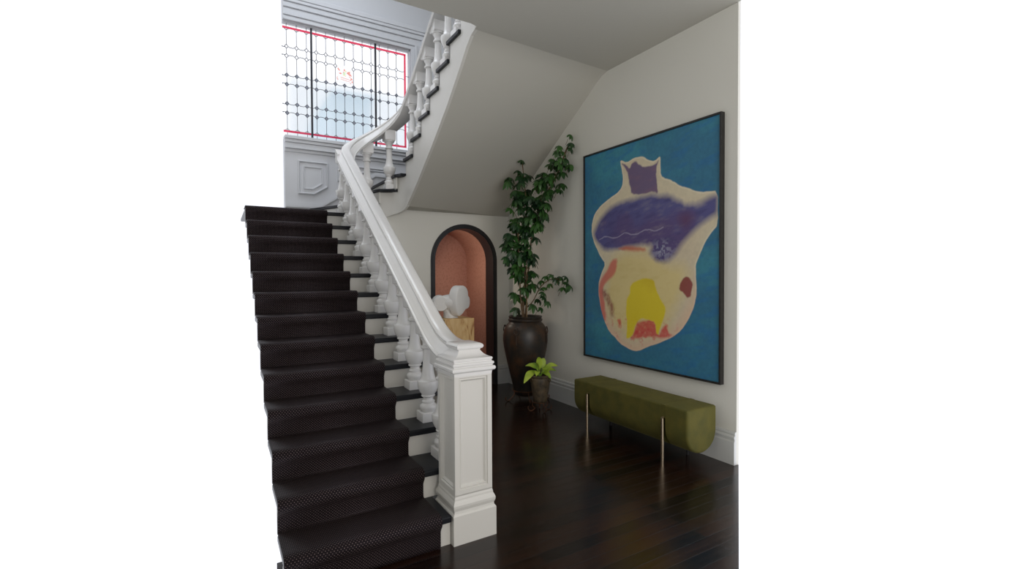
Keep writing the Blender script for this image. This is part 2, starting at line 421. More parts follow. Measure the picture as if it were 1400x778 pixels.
def in_em(x, z): return abs(x - EMX) < .115 and zb + .70 < z < zb + 1.04
em_cols = (1.4188, 1.6636)
for x in cols:
    for i in range(len(rowz) - 1):
        a, b = rowz[i], rowz[i + 1]
        if abs(x - 1.5412) < .03 and i == 4: continue
        seg((x, a + (D if i else D * .5)), (x, b - (D if i < len(rowz) - 2 else D * .5)))
    seg((x, ZS + .02), (x, zb - .012)); seg((x, zt + .012), (x, ZH - .015))
    for i, z in enumerate(rowz):
        if i in (0, len(rowz) - 1):
            s = 1 if i == 0 else -1
            seg((x - D, z + s * .012), (x, z + s * (.012 + D * .8))); seg((x, z + s * (.012 + D * .8)), (x + D, z + s * .012)); continue
        if abs(x - 1.5412) < .03 and i == 5: continue
        P = [(x - D * .85, z), (x, z + D), (x + D * .85, z), (x, z - D)]
        for k in range(4): seg(P[k], P[(k + 1) % 4], .003)
        if i in (1, 2, 3, 4): dg.prism(P, 'y', GY - .004, GY - .001)
allc = [x0] + cols + [xr_ - .01]
for i, z in enumerate(rowz[1:-1], 1):
    for a, b in zip(allc[:-1], allc[1:]):
        if i == 5 and 1.41 < (a + b) / 2 < 1.67: continue
        a2 = a + D * .85 if a in cols else a; b2 = b - D * .85 if b in cols else b
        bow = .010 if (i % 2) else -.010     # octagon lights: the leads bow a little between the diamonds
        mid = (a2 + b2) / 2
        seg((a2, z), (mid - .02, z + bow)); seg((mid - .02, z + bow), (mid + .02, z + bow)); seg((mid + .02, z + bow), (b2, z))
for z in (zb + .3, zb + .67, zb + 1.04):
    seg((xr_ + .013, z), (XJ - .012, z))
ld.build('lead_came', M['lead'], win); dg.build('diamond_quarry', M['darkglass'], win)
# emblem: small painted cartouche with red mantling over a green and gold charge and a ribbon
ex, ez = 1.4188 + .005, zb + .734 + .03
W = .235
def E(u, v): return (ex + u * W, ez + v * W)
out = [E(0, 0), E(1, 0), E(1, .78), E(.93, .86), E(.80, .88), E(.70, .98), E(.5, 1.05), E(.32, 1.0), E(.22, .92), E(.07, .90), E(0, .82)]
emb = MB().prism(out, 'y', GY - .006, GY - .002).build('painted_emblem', M['palepaint'], win)
def em(polys, m, nm='painted_detail', lift=.0075):
    mb = MB()
    for p in polys: mb.prism([E(*q) for q in p], 'y', GY - lift, GY - .006)
    mb.build(nm, m, emb)
em([[(.10, .80), (.17, .72), (.24, .66), (.22, .76), (.13, .86)], [(.20, .52), (.30, .50), (.34, .56), (.28, .60), (.19, .57)], [(.62, .60), (.70, .55), (.80, .50), (.92, .48), (.86, .58), (.80, .64), (.84, .74), (.72, .72), (.64, .68)],
    [(.44, .74), (.50, .70), (.53, .80), (.47, .84)], [(.86, .40), (.94, .34), (.97, .26), (.90, .28), (.80, .20), (.84, .30)], [(.90, .12), (.98, .10), (.96, .22), (.91, .20)]], M['redpaint'])
em([[(.26, .30), (.60, .26), (.86, .22), (.84, .27), (.60, .31), (.28, .35)], [(.28, .20), (.60, .15), (.80, .13), (.80, .17), (.60, .19), (.28, .245)], [(.04, .22), (.10, .12), (.16, .16), (.10, .26), (.12, .34), (.06, .32)], [(.74, .42), (.84, .36), (.86, .42), (.78, .48)], [(.80, .04), (.86, .02), (.88, .10), (.82, .10)], [(.40, .62), (.46, .58), (.48, .66), (.42, .70)]], M['pinkglass'])
em([[(.40, .52), (.52, .48), (.56, .56), (.54, .68), (.46, .64), (.40, .60)]], M['greenpaint'])
em([[(.52, .68), (.60, .66), (.62, .74), (.54, .78)], [(.38, .46), (.56, .42), (.60, .46), (.42, .50)]], M['yellowpaint'])
# the rendered house across the garden, seen blurred through the obscured glass
nb = MB().box(2.45, 3.42, 12.6, 16, -3, 6.05).prism([(2.40, 6.0), (3.47, 6.0), (3.42, 6.1), (2.45, 6.1)], 'y', 12.5, 16.1).build('neighbouring_house', M['bluegrey'])
finish(nb, 'pale blue neighbouring house, blurred behind the leaded window', 'building')

gw = MB().box(2.0, 9, 17, 17.3, -3, 7.7).box(2.0, 9, 16.95, 17.35, 7.7, 7.85).build('boundary_wall', M['palestone'])
finish(gw, 'long pale garden wall, blurred behind the leaded window', 'wall')
# skirtings of the hall
SKP = [(0, 0), (.030, 0), (.030, .185), (.024, .195), (.024, .212), (.030, .216), (.030, .226), (.018, .240), (.022, .252), (.018, .265), (0, .268)]
finish(MB().sweep(SKP, [(XR, 2.447, 0), (XR, YB, 0)], sides=[(-1, 0, 0)] * 2).build('baseboard_right', M['skirt'], smooth=30), kind='structure')
finish(MB().sweep(SKP, [(AX + .497, YB, 0), (XR - .02, YB, 0)], sides=[(0, -1, 0)] * 2).build('baseboard_back', M['skirt'], smooth=30), kind='structure')

# ------------------------------------------------------------------ staircase
st = empty('staircase', (1.2, Y1, 0), 'white staircase with black treads turning up and back over the hall', 'staircase')
TH = .040
def tread(poly, k): return MB().prism(poly, 'z', k * R - TH, k * R).build('tread', M['black'], st, bevel=.009, seg=3)
for k in range(1, 13):
    a, b = noseL(k), noseL(k) + G + .03
    xr = 1.128 if k == 1 else 1.378
    tread([(XL, a), (xr, a), (xr, b), (XL, b)], k)
def arcp(r, a, b, n=8): return [(CX + r * math.cos(math.radians(a + (b - a) * i / n)), CY + r * math.sin(math.radians(a + (b - a) * i / n))) for i in range(n + 1)]
RI = .272
out14, out15, out16 = (1.05, YW - .03), (1.45, YW - .03), (1.85, YW - .03)
tread([(XL, noseL(13))] + arcp(RI, 170, 118, 8) + [out14, (XL, YW - .03)], 13)
tread(arcp(RI, 120, 75, 8) + [out15, out14], 14)
tread(arcp(RI, 77, 33, 8) + [out16, out15], 15)
tread(arcp(RI, 35, 10, 6) + [(XR - .005, noseU(17) - .03), (XR - .005, YW - .03), out16], 16)
for k in range(17, 23):
    a = noseU(k); b = a - UG - .03
    tread([(1.942, a), (1.942, b), (XR - .005, b), (XR - .005, a)], k)
# risers
def riser(pts, k):
    (ax, ay), (bx, by) = pts; d = Vector((bx - ax, by - ay)).normalized(); nn = Vector((-d.y, d.x)) * .01
    P = [(ax + nn.x, ay + nn.y), (ax - nn.x, ay - nn.y), (bx - nn.x, by - nn.y), (bx + nn.x, by + nn.y)]
    MB().prism(P, 'z', (k - 1) * R - (.0 if k > 1 else 0), k * R - TH + .002).build('riser', M['trim'], st)
for k in range(1, 14):
    y = noseL(k) + .035; riser([(XL, y), (1.128 if k == 1 else 1.352, y)], k)
def polar(r, a): return (CX + r * math.cos(math.radians(a)), CY + r * math.sin(math.radians(a)))
riser([polar(.30, 117), (out14[0] + .03, out14[1])], 14); riser([polar(.30, 74), (out15[0] + .03, out15[1])], 15); riser([polar(.30, 32), (out16[0] + .03, out16[1])], 16)
for k in range(17, 23): riser([(1.97, noseU(k) - .035), (XR - .005, noseU(k) - .035)], k)
# strings: saw-tooth boards under the tread ends
def NL(y): return R + (y - Y1) / G * R
low = [(noseL(2) + .03, 0)]
for k in range(2, 13): low += [(noseL(k) + .03, (k - 1) * R - TH + .003), (noseL(k) + .03, k * R - TH + .003)] if k > 2 else [(noseL(k) + .03, k * R - TH + .003)]
low += [(noseL(13) + .03, 12 * R - TH + .003), (noseL(13) + .03, 13 * R - TH + .003), (6.04, 13 * R - TH + .003), (6.04, 0)]
MB().prism(low, 'x', 1.322, 1.352).build('outer_string', M['trim'], st)
up = []
for k in range(17, 24):
    y = noseU(k) - .030; up += [(y, (k - 1) * R - TH + .003), (y, k * R - TH + .003)]
up += [(3.86, 23 * R - TH)] + [(3.86, 3.722)] + [(y, z) for y, z in SB[::-1]]
up[0] = (5.76, 16 * R - TH + .003)
up.insert(1, (noseU(17) - .03, 16 * R - TH + .003)) if noseU(17) - .03 < 5.76 else None
MB().prism(up, 'x', 1.970, 2.0).build('outer_string', M['trim'], st)
# curved string round the well
cs = MB(); steps_a = [(180, 118, 13), (118, 75, 14), (75, 33, 15), (33, 0, 16)]
def botz(a):
    pts = [(0, 2.392), (15, 2.35), (33, 2.322), (50, 2.30), (75, 2.25), (100, 2.15), (140, 2.0), (180, 1.85)]
    for (p, q), (r_, s_) in zip(pts[:-1], pts[1:]):
        if p <= a <= r_: return q + (s_ - q) * (a - p) / (r_ - p)
for a0, a1, k in steps_a:
    n = 10; v = []
    for i in range(n + 1):
        a = a0 + (a1 - a0) * i / n
        for r in (.325, .355):
            x, y = polar(r, a); v += [(x, y, botz(a)), (x, y, k * R - TH + .003)]
    f = []
    for i in range(n): b = 4 * i; f += [(b, b + 4, b + 5, b + 1), (b + 2, b + 6, b + 7, b + 3), (b, b + 4, b + 6, b + 2), (b + 1, b + 5, b + 7, b + 3)]
    f += [(0, 1, 3, 2), (4 * n, 4 * n + 1, 4 * n + 3, 4 * n + 2)]
    cs.add(v, f)
cs.build('curved_string', M['trim'], st, smooth=25)

# carpet runner
XC = 1.060
prof = []
for k in range(1, 14):
    y = noseL(k); z = k * R; zp = (k - 1) * R; rb = y + .025
    if k == 1: prof.append((rb - .010, .004))
    prof += [(rb - .012, zp + .03), (rb - .012, z - .075), (y + .002, z - .052), (y - .009, z - .038), (y - .015, z - .022), (y - .014, z - .008), (y - .007, z + .003), (y + .008, z + .010), (y + .03, z + .013), (y + .06, z + .011)]
    if k < 13: prof += [(y + .12, z + .009), (y + G + .025 - .035, z + .009), (y + G + .025 - .016, z + .014)]
    else: prof += [(y + .3, z + .009)]
cv = []; cf = []; uvs = []; s = 0; NX = 2
off = .006
for i, (y, z) in enumerate(prof):
    if i: s += math.dist(prof[i], prof[i - 1])
    for x in (XL, XC): cv.append((x, y, z)); uvs.append((x, s))
for i in range(len(prof) - 1): cf.append((2 * i, 2 * i + 1, 2 * i + 3, 2 * i + 2))
me = bpy.data.meshes.new('stair_runner'); me.from_pydata(cv, [], cf)
ul = me.uv_layers.new(name='UVMap')
for lp in me.loops: ul.data[lp.index].uv = uvs[lp.vertex_index]
me.polygons.foreach_set('use_smooth', [True] * len(me.polygons)); me.materials.append(M['carpet'])
run = bpy.data.objects.new('stair_runner', me); C.objects.link(run)
sm = run.modifiers.new('thickness', 'SOLIDIFY'); sm.thickness = .009; sm.offset = 1
finish(run, 'dark patterned carpet runner laid up the lower stair flight', 'carpet')

# ------------------------------------------------------------------ handrail and balusters
bal = empty('stair_balustrade', (1.27, 2.85, R), 'white handrail and turned balusters following the curved staircase', 'balustrade')
RH = .656
RP0 = [(-.060, -.082), (-.087, -.082), (-.091, -.077), (-.091, -.067), (-.096, -.061), (-.098, -.052), (-.094, -.044), (-.086, -.041), (-.084, -.034), (-.079, -.027), (-.068, -.007), (-.058, .014), (-.052, .023), (-.042, .026), (-.041, .034), (-.047, .038), (-.050, .046), (-.047, .055), (-.037, .063), (-.020, .067)]
RP = RP0 + [(0, .068)] + [(-u, v) for u, v in RP0[::-1]]
path = []
def ease(y):
    line = NL(y) + RH
    if y > 3.14: return line
    t = (3.14 - y) / (3.14 - 2.76); t = min(max(t, 0), 1)
    zl = NL(3.14) + RH
    return zl - (R / G) * .38 * (t - t * t / 2)
y = 2.72
while y < CY: path.append((1.27, y, ease(y))); y += .04 if y < 3.14 else .25
zA = NL(CY) + RH; zB = 3.841 + .659 * (4.48 - CY) + RH
for i in range(25):
    a = math.radians(180 - 180 * i / 24); t = i / 24
    path.append((CX + .375 * math.cos(a), CY + .375 * math.sin(a), zA + (zB - zA) * t))
y = CY - .2
while y > 3.9: path.append((2.02, y, zB + .659 * (CY - y))); y -= .3
sides = []
for i, p in enumerate(path):
    a = Vector(path[max(i - 1, 0)]); b = Vector(path[min(i + 1, len(path) - 1)]); t = (b - a); t.z = 0; t.normalize(); sides.append((t.y, -t.x, 0))
hr = MB().sweep(RP, path, sides=sides).build('handrail', M['rail'], bal, smooth=38)
ZCAP = path[0][2]
bprof = [(.0, .066), (.050, .066), (.054, .074), (.060, .088), (.061, .100), (.056, .112), (.044, .120), (.042, .124), (.046, .130), (.046, .138), (.037, .146), (.035, .158), (.037, .166), (.047, .170), (.050, .176), (.044, .182), (.050, .190),
         (.062, .208), (.071, .232), (.0755, .256), (.0765, .274), (.074, .283), (.066, .2855), (.060, .289), (.053, .302), (.046, .325), (.040, .36), (.036, .40), (.034, .45), (.033, .495), (.034, .505), (.046, .510), (.050, .518), (.048, .527), (.037, .533),
         (.036, .545), (.038, .560), (.048, .575), (.052, .590), (.060, .594), (.064, .602), (.064, .610), (.0, .612)]
def baluster(top, slope):
    mb = MB().lathe(bprof, n=28, cap=False)
    mb.box(-.064, .064, -.064, .064, 0, .060).square([(.064, .060), (.058, .066)], (0, 0, 0))
    hb = .066
    v = [(x * .060, y * .060, .608) for x, y in ((-1, -1), (1, -1), (1, 1), (-1, 1))] + [(x * hb, y * hb, .616) for x, y in ((-1, -1), (1, -1), (1, 1), (-1, 1))] + [(x * hb, y * hb, top + slope * y * hb) for x, y in ((-1, -1), (1, -1), (1, 1), (-1, 1))]
    mb.add(v, [(3, 2, 1, 0)] + [(4 * k + i, 4 * k + (i + 1) % 4, 4 * k + 4 + (i + 1) % 4, 4 * k + 4 + i) for k in (0, 1) for i in range(4)] + [(8, 9, 10, 11)])
    return mb.build('baluster', M['rail'], smooth=35)
b0 = baluster(.732, .6467); bw = baluster(.735, 0); bu = baluster(.712, -.659)
spots = [(1.27, noseL(k) + .185, k * R) for k in range(2, 14)]
x, y = polar(.375, 98); spots.append((x, y, 14 * R)); x, y = polar(.375, 56); spots.append((x, y, 15 * R))
spots += [(2.02, noseU(k) - .15, k * R) for k in range(17, 23)]
bl = Vector(bal.location)
for i, p in enumerate(spots):
    src = b0 if i < 12 else (bw if i < 14 else bu)
    o = src if i in (0, 12, 14) else src.copy()
    if i not in (0, 12, 14): C.objects.link(o)
    o.parent = bal; o.location = Vector(p) - bl
    

# newel post
nw = empty('newel_post', (1.27, 2.68, 0), 'white square panelled newel post at the foot of the stairs', 'post')
NC = (1.27, 2.68, 0)
MB().square([(.139, 0), (.139, .168), (.134, .176), (.130, .180), (.128, .192), (.131, .200), (.135, .212), (.136, .226), (.131, .240), (.125, .252), (.124, .262), (.121, .272), (.121, .280)], NC).build('newel_base', M['trim'], nw)
# panelled shaft: each face stepped inwards
sh = MB(); z0, z1, hw = .278, .985, .121
sh.square([(hw - .03, z0), (hw - .03, z1)], NC)
def shaft_face(n_, t_):
    n_ = Vector(n_); t_ = Vector(t_); c = Vector(NC)
    def loop(i, d): return [c + n_ * (hw - d) + t_ * s * (hw - i) + Vector((0, 0, zz)) for s, zz in ((-1, z0 + i * (1 if i else 0)), (1, z0 + i), (1, z1 - i), (-1, z1 - i))]
    st_ = [(0, 0), (.028, 0), (.032, .008), (.041, .005), (.050, .017), (.054, .018)]
    v = []; 
    for i, d in st_: v += [tuple(q) for q in loop(i, d)]
    f = [(k * 4 + i, k * 4 + (i + 1) % 4, k * 4 + 4 + (i + 1) % 4, k * 4 + 4 + i) for k in range(len(st_) - 1) for i in range(4)]
    m_ = 4 * (len(st_) - 1); f.append((m_, m_ + 1, m_ + 2, m_ + 3)); sh.add(v, f)
for n_, t_ in (((0, -1, 0), (1, 0, 0)), ((0, 1, 0), (1, 0, 0)), ((1, 0, 0), (0, 1, 0)), ((-1, 0, 0), (0, 1, 0))): shaft_face(n_, t_)
sh.build('newel_shaft', M['trim'], nw)
zc = ZCAP
MB().square([(.121, .965), (.123, .984), (.128, .988), (.133, .990), (.138, .995), (.140, 1.002), (.139, 1.010), (.134, 1.015), (.126, 1.017), (.126, 1.022), (.131, 1.026), (.133, 1.033), (.131, 1.040), (.123, 1.043), (.121, 1.049), (.125, 1.053), (.126, 1.060), (.123, 1.066), (.110, 1.070), (.094, 1.078), (.082, 1.088),
             (.075, 1.098), (.070, 1.106), (.073, 1.113), (.082, 1.118), (.086, 1.126), (.086, 1.134), (.080, 1.142), (.068, 1.148), (.04, 1.152), (.0, 1.153)], NC, cap=False).build('newel_cap', M['rail'], nw, smooth=28)

# ------------------------------------------------------------------ painting
Y0p, Z0p, PW, PH = 4.327, .634, 1.764, 2.247
pt = empty('painting', (XR, Y0p - PW / 2, Z0p), 'large abstract painting of a vase-like form on blue, in thin black frame', 'painting')
NYp, NZp = 320, 400
uu = np.linspace(.016, PW - .016, NYp); vv = np.linspace(.016, PH - .016, NZp)
A_, B_ = np.meshgrid(uu, vv)
def vnoise(x, y, sc, seed):
    r = np.random.default_rng(seed); g = r.random((128, 128)); X = (x * sc) % 127; Y = (y * sc) % 127
    xi = X.astype(int); yi = Y.astype(int); fx = X - xi; fy = Y - yi; fx = fx * fx * (3 - 2 * fx); fy = fy * fy * (3 - 2 * fy)
    x1 = (xi + 1) % 128; y1 = (yi + 1) % 128
    return (g[xi, yi] * (1 - fx) + g[x1, yi] * fx) * (1 - fy) + (g[xi, y1] * (1 - fx) + g[x1, y1] * fx) * fy
def fbm(x, y, sc, seed, o=4):
    s = 0; a = .5
    for i in range(o): s = s + a * vnoise(x, y, sc * 2 ** i, seed + i); a *= .5
    return s / (1 - .5 ** o)
def sdist(P, X, Y):
    """signed distance (positive inside) to polygon P"""
    P = np.array(P); Q = np.roll(P, -1, 0); P = np.stack([.8 * P + .2 * Q, .2 * P + .8 * Q], 1).reshape(-1, 2); ins = np.zeros(X.shape, bool); d = np.full(X.shape, 9.)
    for i in range(len(P)):
        x1, y1 = P[i]; x2, y2 = P[(i + 1) % len(P)]
        c = ((y1 > Y) != (y2 > Y)) & (X < (x2 - x1) * (Y - y1) / ((y2 - y1) if y2 != y1 else 1e-9) + x1); ins ^= c
        t = np.clip(((X - x1) * (x2 - x1) + (Y - y1) * (y2 - y1)) / ((x2 - x1) ** 2 + (y2 - y1) ** 2 + 1e-12), 0, 1)
        d = np.minimum(d, np.hypot(X - x1 - t * (x2 - x1), Y - y1 - t * (y2 - y1)))
    return np.where(ins, d, -d)
BODY= [(0.576, 2.095), (0.673, 2.045), (0.767, 2.072), (0.878, 2.063), (0.975, 2.014), (1.045, 1.989), (1.114, 2.028), (1.114, 1.941), (1.115, 1.836), (1.182, 1.79), (1.269, 1.748), (1.373, 1.691), (1.494, 1.639), (1.608, 1.613), (1.725, 1.611), (1.726, 1.322), (1.665, 1.268), (1.61, 1.199), (1.554, 1.099), (1.515, 1.019), (1.504, 0.971), (1.508, 0.873), (1.524, 0.775), (1.497, 0.643), (1.438, 0.524), (1.357, 0.416), (1.251, 0.337), (1.095, 0.267), (0.953, 0.214), (0.83, 0.157), (0.727, 0.155), (0.565, 0.205), (0.423, 0.308), (0.335, 0.421), (0.274, 0.559), (0.238, 0.722), (0.244, 0.825), (0.287, 0.927), (0.347, 1.027), (0.275, 1.11), (0.183, 1.237), (0.132, 1.365), (0.133, 1.489), (0.183, 1.588), (0.276, 1.659), (0.424, 1.72), (0.537, 1.762), (0.603, 1.81), (0.62, 1.903), (0.598, 2.003)]
NECK= [(0.594, 2.063), (0.648, 1.984), (0.69, 1.916), (0.711, 1.822), (0.743, 1.72), (0.904, 1.701), (1.018, 1.699), (1.083, 1.671), (1.065, 1.793), (1.059, 1.921), (1.101, 1.997), (1.055, 1.957), (0.98, 1.958), (0.903, 1.958), (0.844, 1.999), (0.794, 2.038), (0.742, 2.026), (0.711, 1.972), (0.658, 2.02)]
PURP= [(0.164, 1.362), (0.245, 1.499), (0.395, 1.604), (0.565, 1.662), (0.752, 1.675), (0.878, 1.684), (1.069, 1.667), (1.204, 1.631), (1.311, 1.576), (1.415, 1.529), (1.552, 1.534), (1.664, 1.567), (1.725, 1.565), (1.726, 1.419), (1.609, 1.368), (1.514, 1.312), (1.416, 1.237), (1.334, 1.159), (1.249, 1.06), (1.139, 1.028), (1.047, 1.048), (0.976, 1.122), (1.0, 1.175), (0.903, 1.217), (0.752, 1.188), (0.593, 1.184), (0.424, 1.165), (0.306, 1.19), (0.214, 1.277)]
REDS= [(0.537, 1.187), (0.673, 1.196), (0.903, 1.177), (0.928, 1.139), (0.778, 1.153), (0.62, 1.156)]
REDL= [(0.457, 1.055), (0.517, 1.062), (0.505, 0.962), (0.457, 0.904), (0.357, 0.844), (0.319, 0.792), (0.307, 0.706), (0.332, 0.586), (0.349, 0.433), (0.319, 0.422), (0.288, 0.497), (0.268, 0.652), (0.242, 0.756), (0.294, 0.861), (0.383, 0.947)]
DKRL= [(0.345, 0.776), (0.395, 0.743), (0.444, 0.676), (0.469, 0.61), (0.481, 0.476), (0.432, 0.473), (0.395, 0.606), (0.332, 0.672), (0.307, 0.74)]
YEL= [(0.735, 0.824), (0.844, 0.864), (0.959, 0.884), (1.035, 0.866), (1.044, 0.79), (1.099, 0.716), (1.157, 0.628), (1.166, 0.555), (1.119, 0.431), (1.08, 0.337), (1.056, 0.35), (1.05, 0.456), (0.959, 0.479), (0.876, 0.489), (0.823, 0.453), (0.78, 0.386), (0.758, 0.312), (0.702, 0.269), (0.668, 0.278), (0.68, 0.409), (0.668, 0.538), (0.657, 0.652), (0.724, 0.735)]
REDB= [(0.724, 0.265), (0.791, 0.387), (0.823, 0.445), (0.959, 0.479), (1.05, 0.456), (1.06, 0.343), (1.09, 0.338), (1.138, 0.418), (1.174, 0.451), (1.204, 0.365), (1.251, 0.355), (1.157, 0.312), (1.04, 0.31), (0.96, 0.317)]
PALE= [(0.509, 1.102), (0.673, 1.154), (0.976, 1.122), (1.205, 1.009), (1.416, 0.972), (1.376, 0.771), (1.25, 0.561), (1.163, 0.38), (0.674, 0.294), (0.452, 0.43), (0.365, 0.665), (0.394, 0.946)]
BLOB= [(1.336, 0.824), (1.388, 0.896), (1.44, 0.875), (1.474, 0.813), (1.449, 0.714), (1.415, 0.705), (1.38, 0.754), (1.336, 0.781)]
SPOT= [(0.524, 0.446), (0.576, 0.453), (0.592, 0.402), (0.552, 0.382)]
def srgb(*c): c = np.array(c) / 255.; return np.where(c <= .04045, c / 12.92, ((c + .055) / 1.055) ** 2.4)
wob = (fbm(A_, B_, 9, 3) - .5) * .036
def mask(P, soft=.006, w=.6, thr=0): return np.clip((sdist(P, A_ + wob * w, B_ + wob * w * .8) - thr) / soft + .5, 0, 1)
def mixc(col, m, c2): return col * (1 - m[..., None]) + c2 * m[..., None]
n1 = fbm(A_, B_, 3, 20); n2 = fbm(A_ * .8 + B_ * .3, B_ * 2.6 - A_ * .5, 9, 40); n3 = fbm(A_, B_, 40, 60)
col = srgb(50, 112, 142)[None, None] * np.ones((NZp, NYp, 1))
col = mixc(col, np.clip((n1 - .40) * 3.2, 0, 1) * .55, srgb(62, 142, 158)); col = mixc(col, np.clip((n2 - .5) * 4, 0, 1) * .5, srgb(36, 104, 160)); col *= (.86 + .28 * n3[..., None])
sb = sdist(BODY, A_ + wob * .5, B_ + wob * .5); mb_ = np.clip(sb / .006 + .5, 0, 1)
cream = srgb(212, 200, 172) * np.ones_like(col); cream = mixc(cream, np.clip((n1 - .4) * 2, 0, 1) * .5, srgb(205, 186, 160)); cream = cream * (.92 + .14 * n3[..., None])
body = cream
body = mixc(body, np.clip(1 - abs(sb - .006) / .012, 0, 1) * .6, srgb(232, 222, 198))
low_ = np.clip((1.0 - B_) / .4, 0, 1)
body = mixc(body, low_ * np.clip(1 - sb / .12, 0, 1) * .6, srgb(226, 180, 150))
pale = mask(PALE, .16); body = mixc(body, pale * .8, srgb(220, 200, 132))
body = mixc(body, np.clip((n2 - .5) * 3, 0, 1) * pale * .5, srgb(208, 186, 120))
pu = mask(PURP, .07, 1.6) * np.clip(1.05 + (n2 - .5) * .5, 0, 1)
pcol = srgb(84, 82, 136) * np.ones_like(col); pcol = mixc(pcol, np.clip((n1 - .45) * 4, 0, 1) * .55, srgb(92, 66, 110)); pcol = mixc(pcol, np.clip((n2 - .54) * 5, 0, 1) * .45, srgb(60, 58, 108))
body = mixc(body, pu, pcol)
sp = np.clip(1 - np.hypot((A_ - 1.40) / .13, (B_ - 1.40) / .12), 0, 1); body = mixc(body, sp * .7, srgb(96, 52, 84))
wl = np.clip(1 - abs(B_ - (1.30 + .06 * (A_ - .3) + .012 * np.sin(A_ * 22) + wob)) / .008, 0, 1) * ((A_ > .25) & (A_ < 1.15)); body = mixc(body, wl * .6, srgb(190, 185, 205))
scr = np.clip(1 - np.hypot((A_ - 1.13) / .20, (B_ - 1.14) / .13), 0, 1) * np.clip((n3 - .42) * 7, 0, 1); body = mixc(body, scr * .75, srgb(176, 178, 196))
body = mixc(body, mask(NECK, .015, 1) * .92, mixc(srgb(92, 72, 118) * np.ones_like(col), np.clip((n2 - .45) * 4, 0, 1) * .6, srgb(112, 80, 116)))
body = mixc(body, mask(REDS, .03, 1.4) * .75, srgb(196, 84, 54))
body = mixc(body, mask(REDL, .03, 1.3, -.012) * .8, srgb(208, 92, 84)); body = mixc(body, mask(DKRL, .05, 2) * .75 * np.clip(n3 * 1.8, 0, 1), srgb(132, 44, 50))
scat = np.clip((fbm(A_, B_, 26, 90) - .60) * 9, 0, 1) * np.clip(1 - np.hypot((A_ - .85) / .62, (B_ - .37) / .20), 0, 1) * 1.2; body = mixc(body, np.clip(scat, 0, 1) * .8, srgb(206, 84, 84))
body = mixc(body, mask(REDB, .025, 2) * .88 * np.clip(.6 + n3 * .8, 0, 1), srgb(204, 66, 66)); body = mixc(body, mask(YEL, .016, 1.2) * .95, mixc(srgb(222, 200, 30) * np.ones_like(col), np.clip((n1 - .45) * 4, 0, 1) * .6, srgb(206, 178, 20)))
body = mixc(body, mask(BLOB, .012, 1.2) * .92, srgb(136, 48, 52)); body = mixc(body, mask(SPOT, .02, 1) * .8, srgb(204, 80, 64))
col = mixc(col, mb_, body)
col *= 1.08
P3 = np.stack([np.full(A_.size, XR - .034) + 0 * A_.ravel(), (Y0p - A_).ravel(), (Z0p + B_).ravel()], 1) - np.array(pt.location)
idx = np.arange(NYp * NZp).reshape(NZp, NYp)
F = np.stack([idx[:-1, :-1], idx[:-1, 1:], idx[1:, 1:], idx[1:, :-1]], -1).reshape(-1, 4)
me = bpy.data.meshes.new('canvas'); me.from_pydata(P3.tolist(), [], F.tolist())
ca = me.color_attributes.new('pigment', 'FLOAT_COLOR', 'POINT'); rgba = np.ones((NYp * NZp, 4), np.float32); rgba[:, :3] = col.reshape(-1, 3); ca.data.foreach_set('color', rgba.ravel())
mc = mat('painted canvas', (.5, .5, .5), .6); nt, N, L, b = nodes(mc); at = N.new('ShaderNodeVertexColor'); at.layer_name = 'pigment'; L.new(at.outputs['Color'], b.inputs['Base Color'])
tc = N.new('ShaderNodeTexCoord'); nn_ = N.new('ShaderNodeTexNoise'); nn_.inputs['Scale'].default_value = 35; L.new(tc.outputs['Object'], nn_.inputs['Vector']); bp = N.new('ShaderNodeBump'); bp.inputs['Strength'].default_value = .2; bp.inputs['Distance'].default_value = .01; L.new(nn_.outputs['Fac'], bp.inputs['Height']); L.new(bp.outputs['Normal'], b.inputs['Normal'])
me.materials.append(mc); cvs = bpy.data.objects.new('canvas', me); C.objects.link(cvs); cvs.parent = pt
fx0, fx1, fw = XR - .048, XR - .002, .017
for ya, yb, za, zb_ in ((Y0p - PW, Y0p - PW + fw, Z0p, Z0p + PH), (Y0p - fw, Y0p, Z0p, Z0p + PH), (Y0p - PW + fw, Y0p - fw, Z0p, Z0p + fw), (Y0p - PW + fw, Y0p - fw, Z0p + PH - fw, Z0p + PH)):
    MB().box(fx0, fx1, ya, yb, za, zb_).build('frame_side', M['blackframe'], pt, bevel=.0015)
MB().box(XR - .033, XR - .003, Y0p - PW + .017, Y0p - .017, Z0p + .017, Z0p + PH - .017).build('backing_board', M['blackframe'], pt)

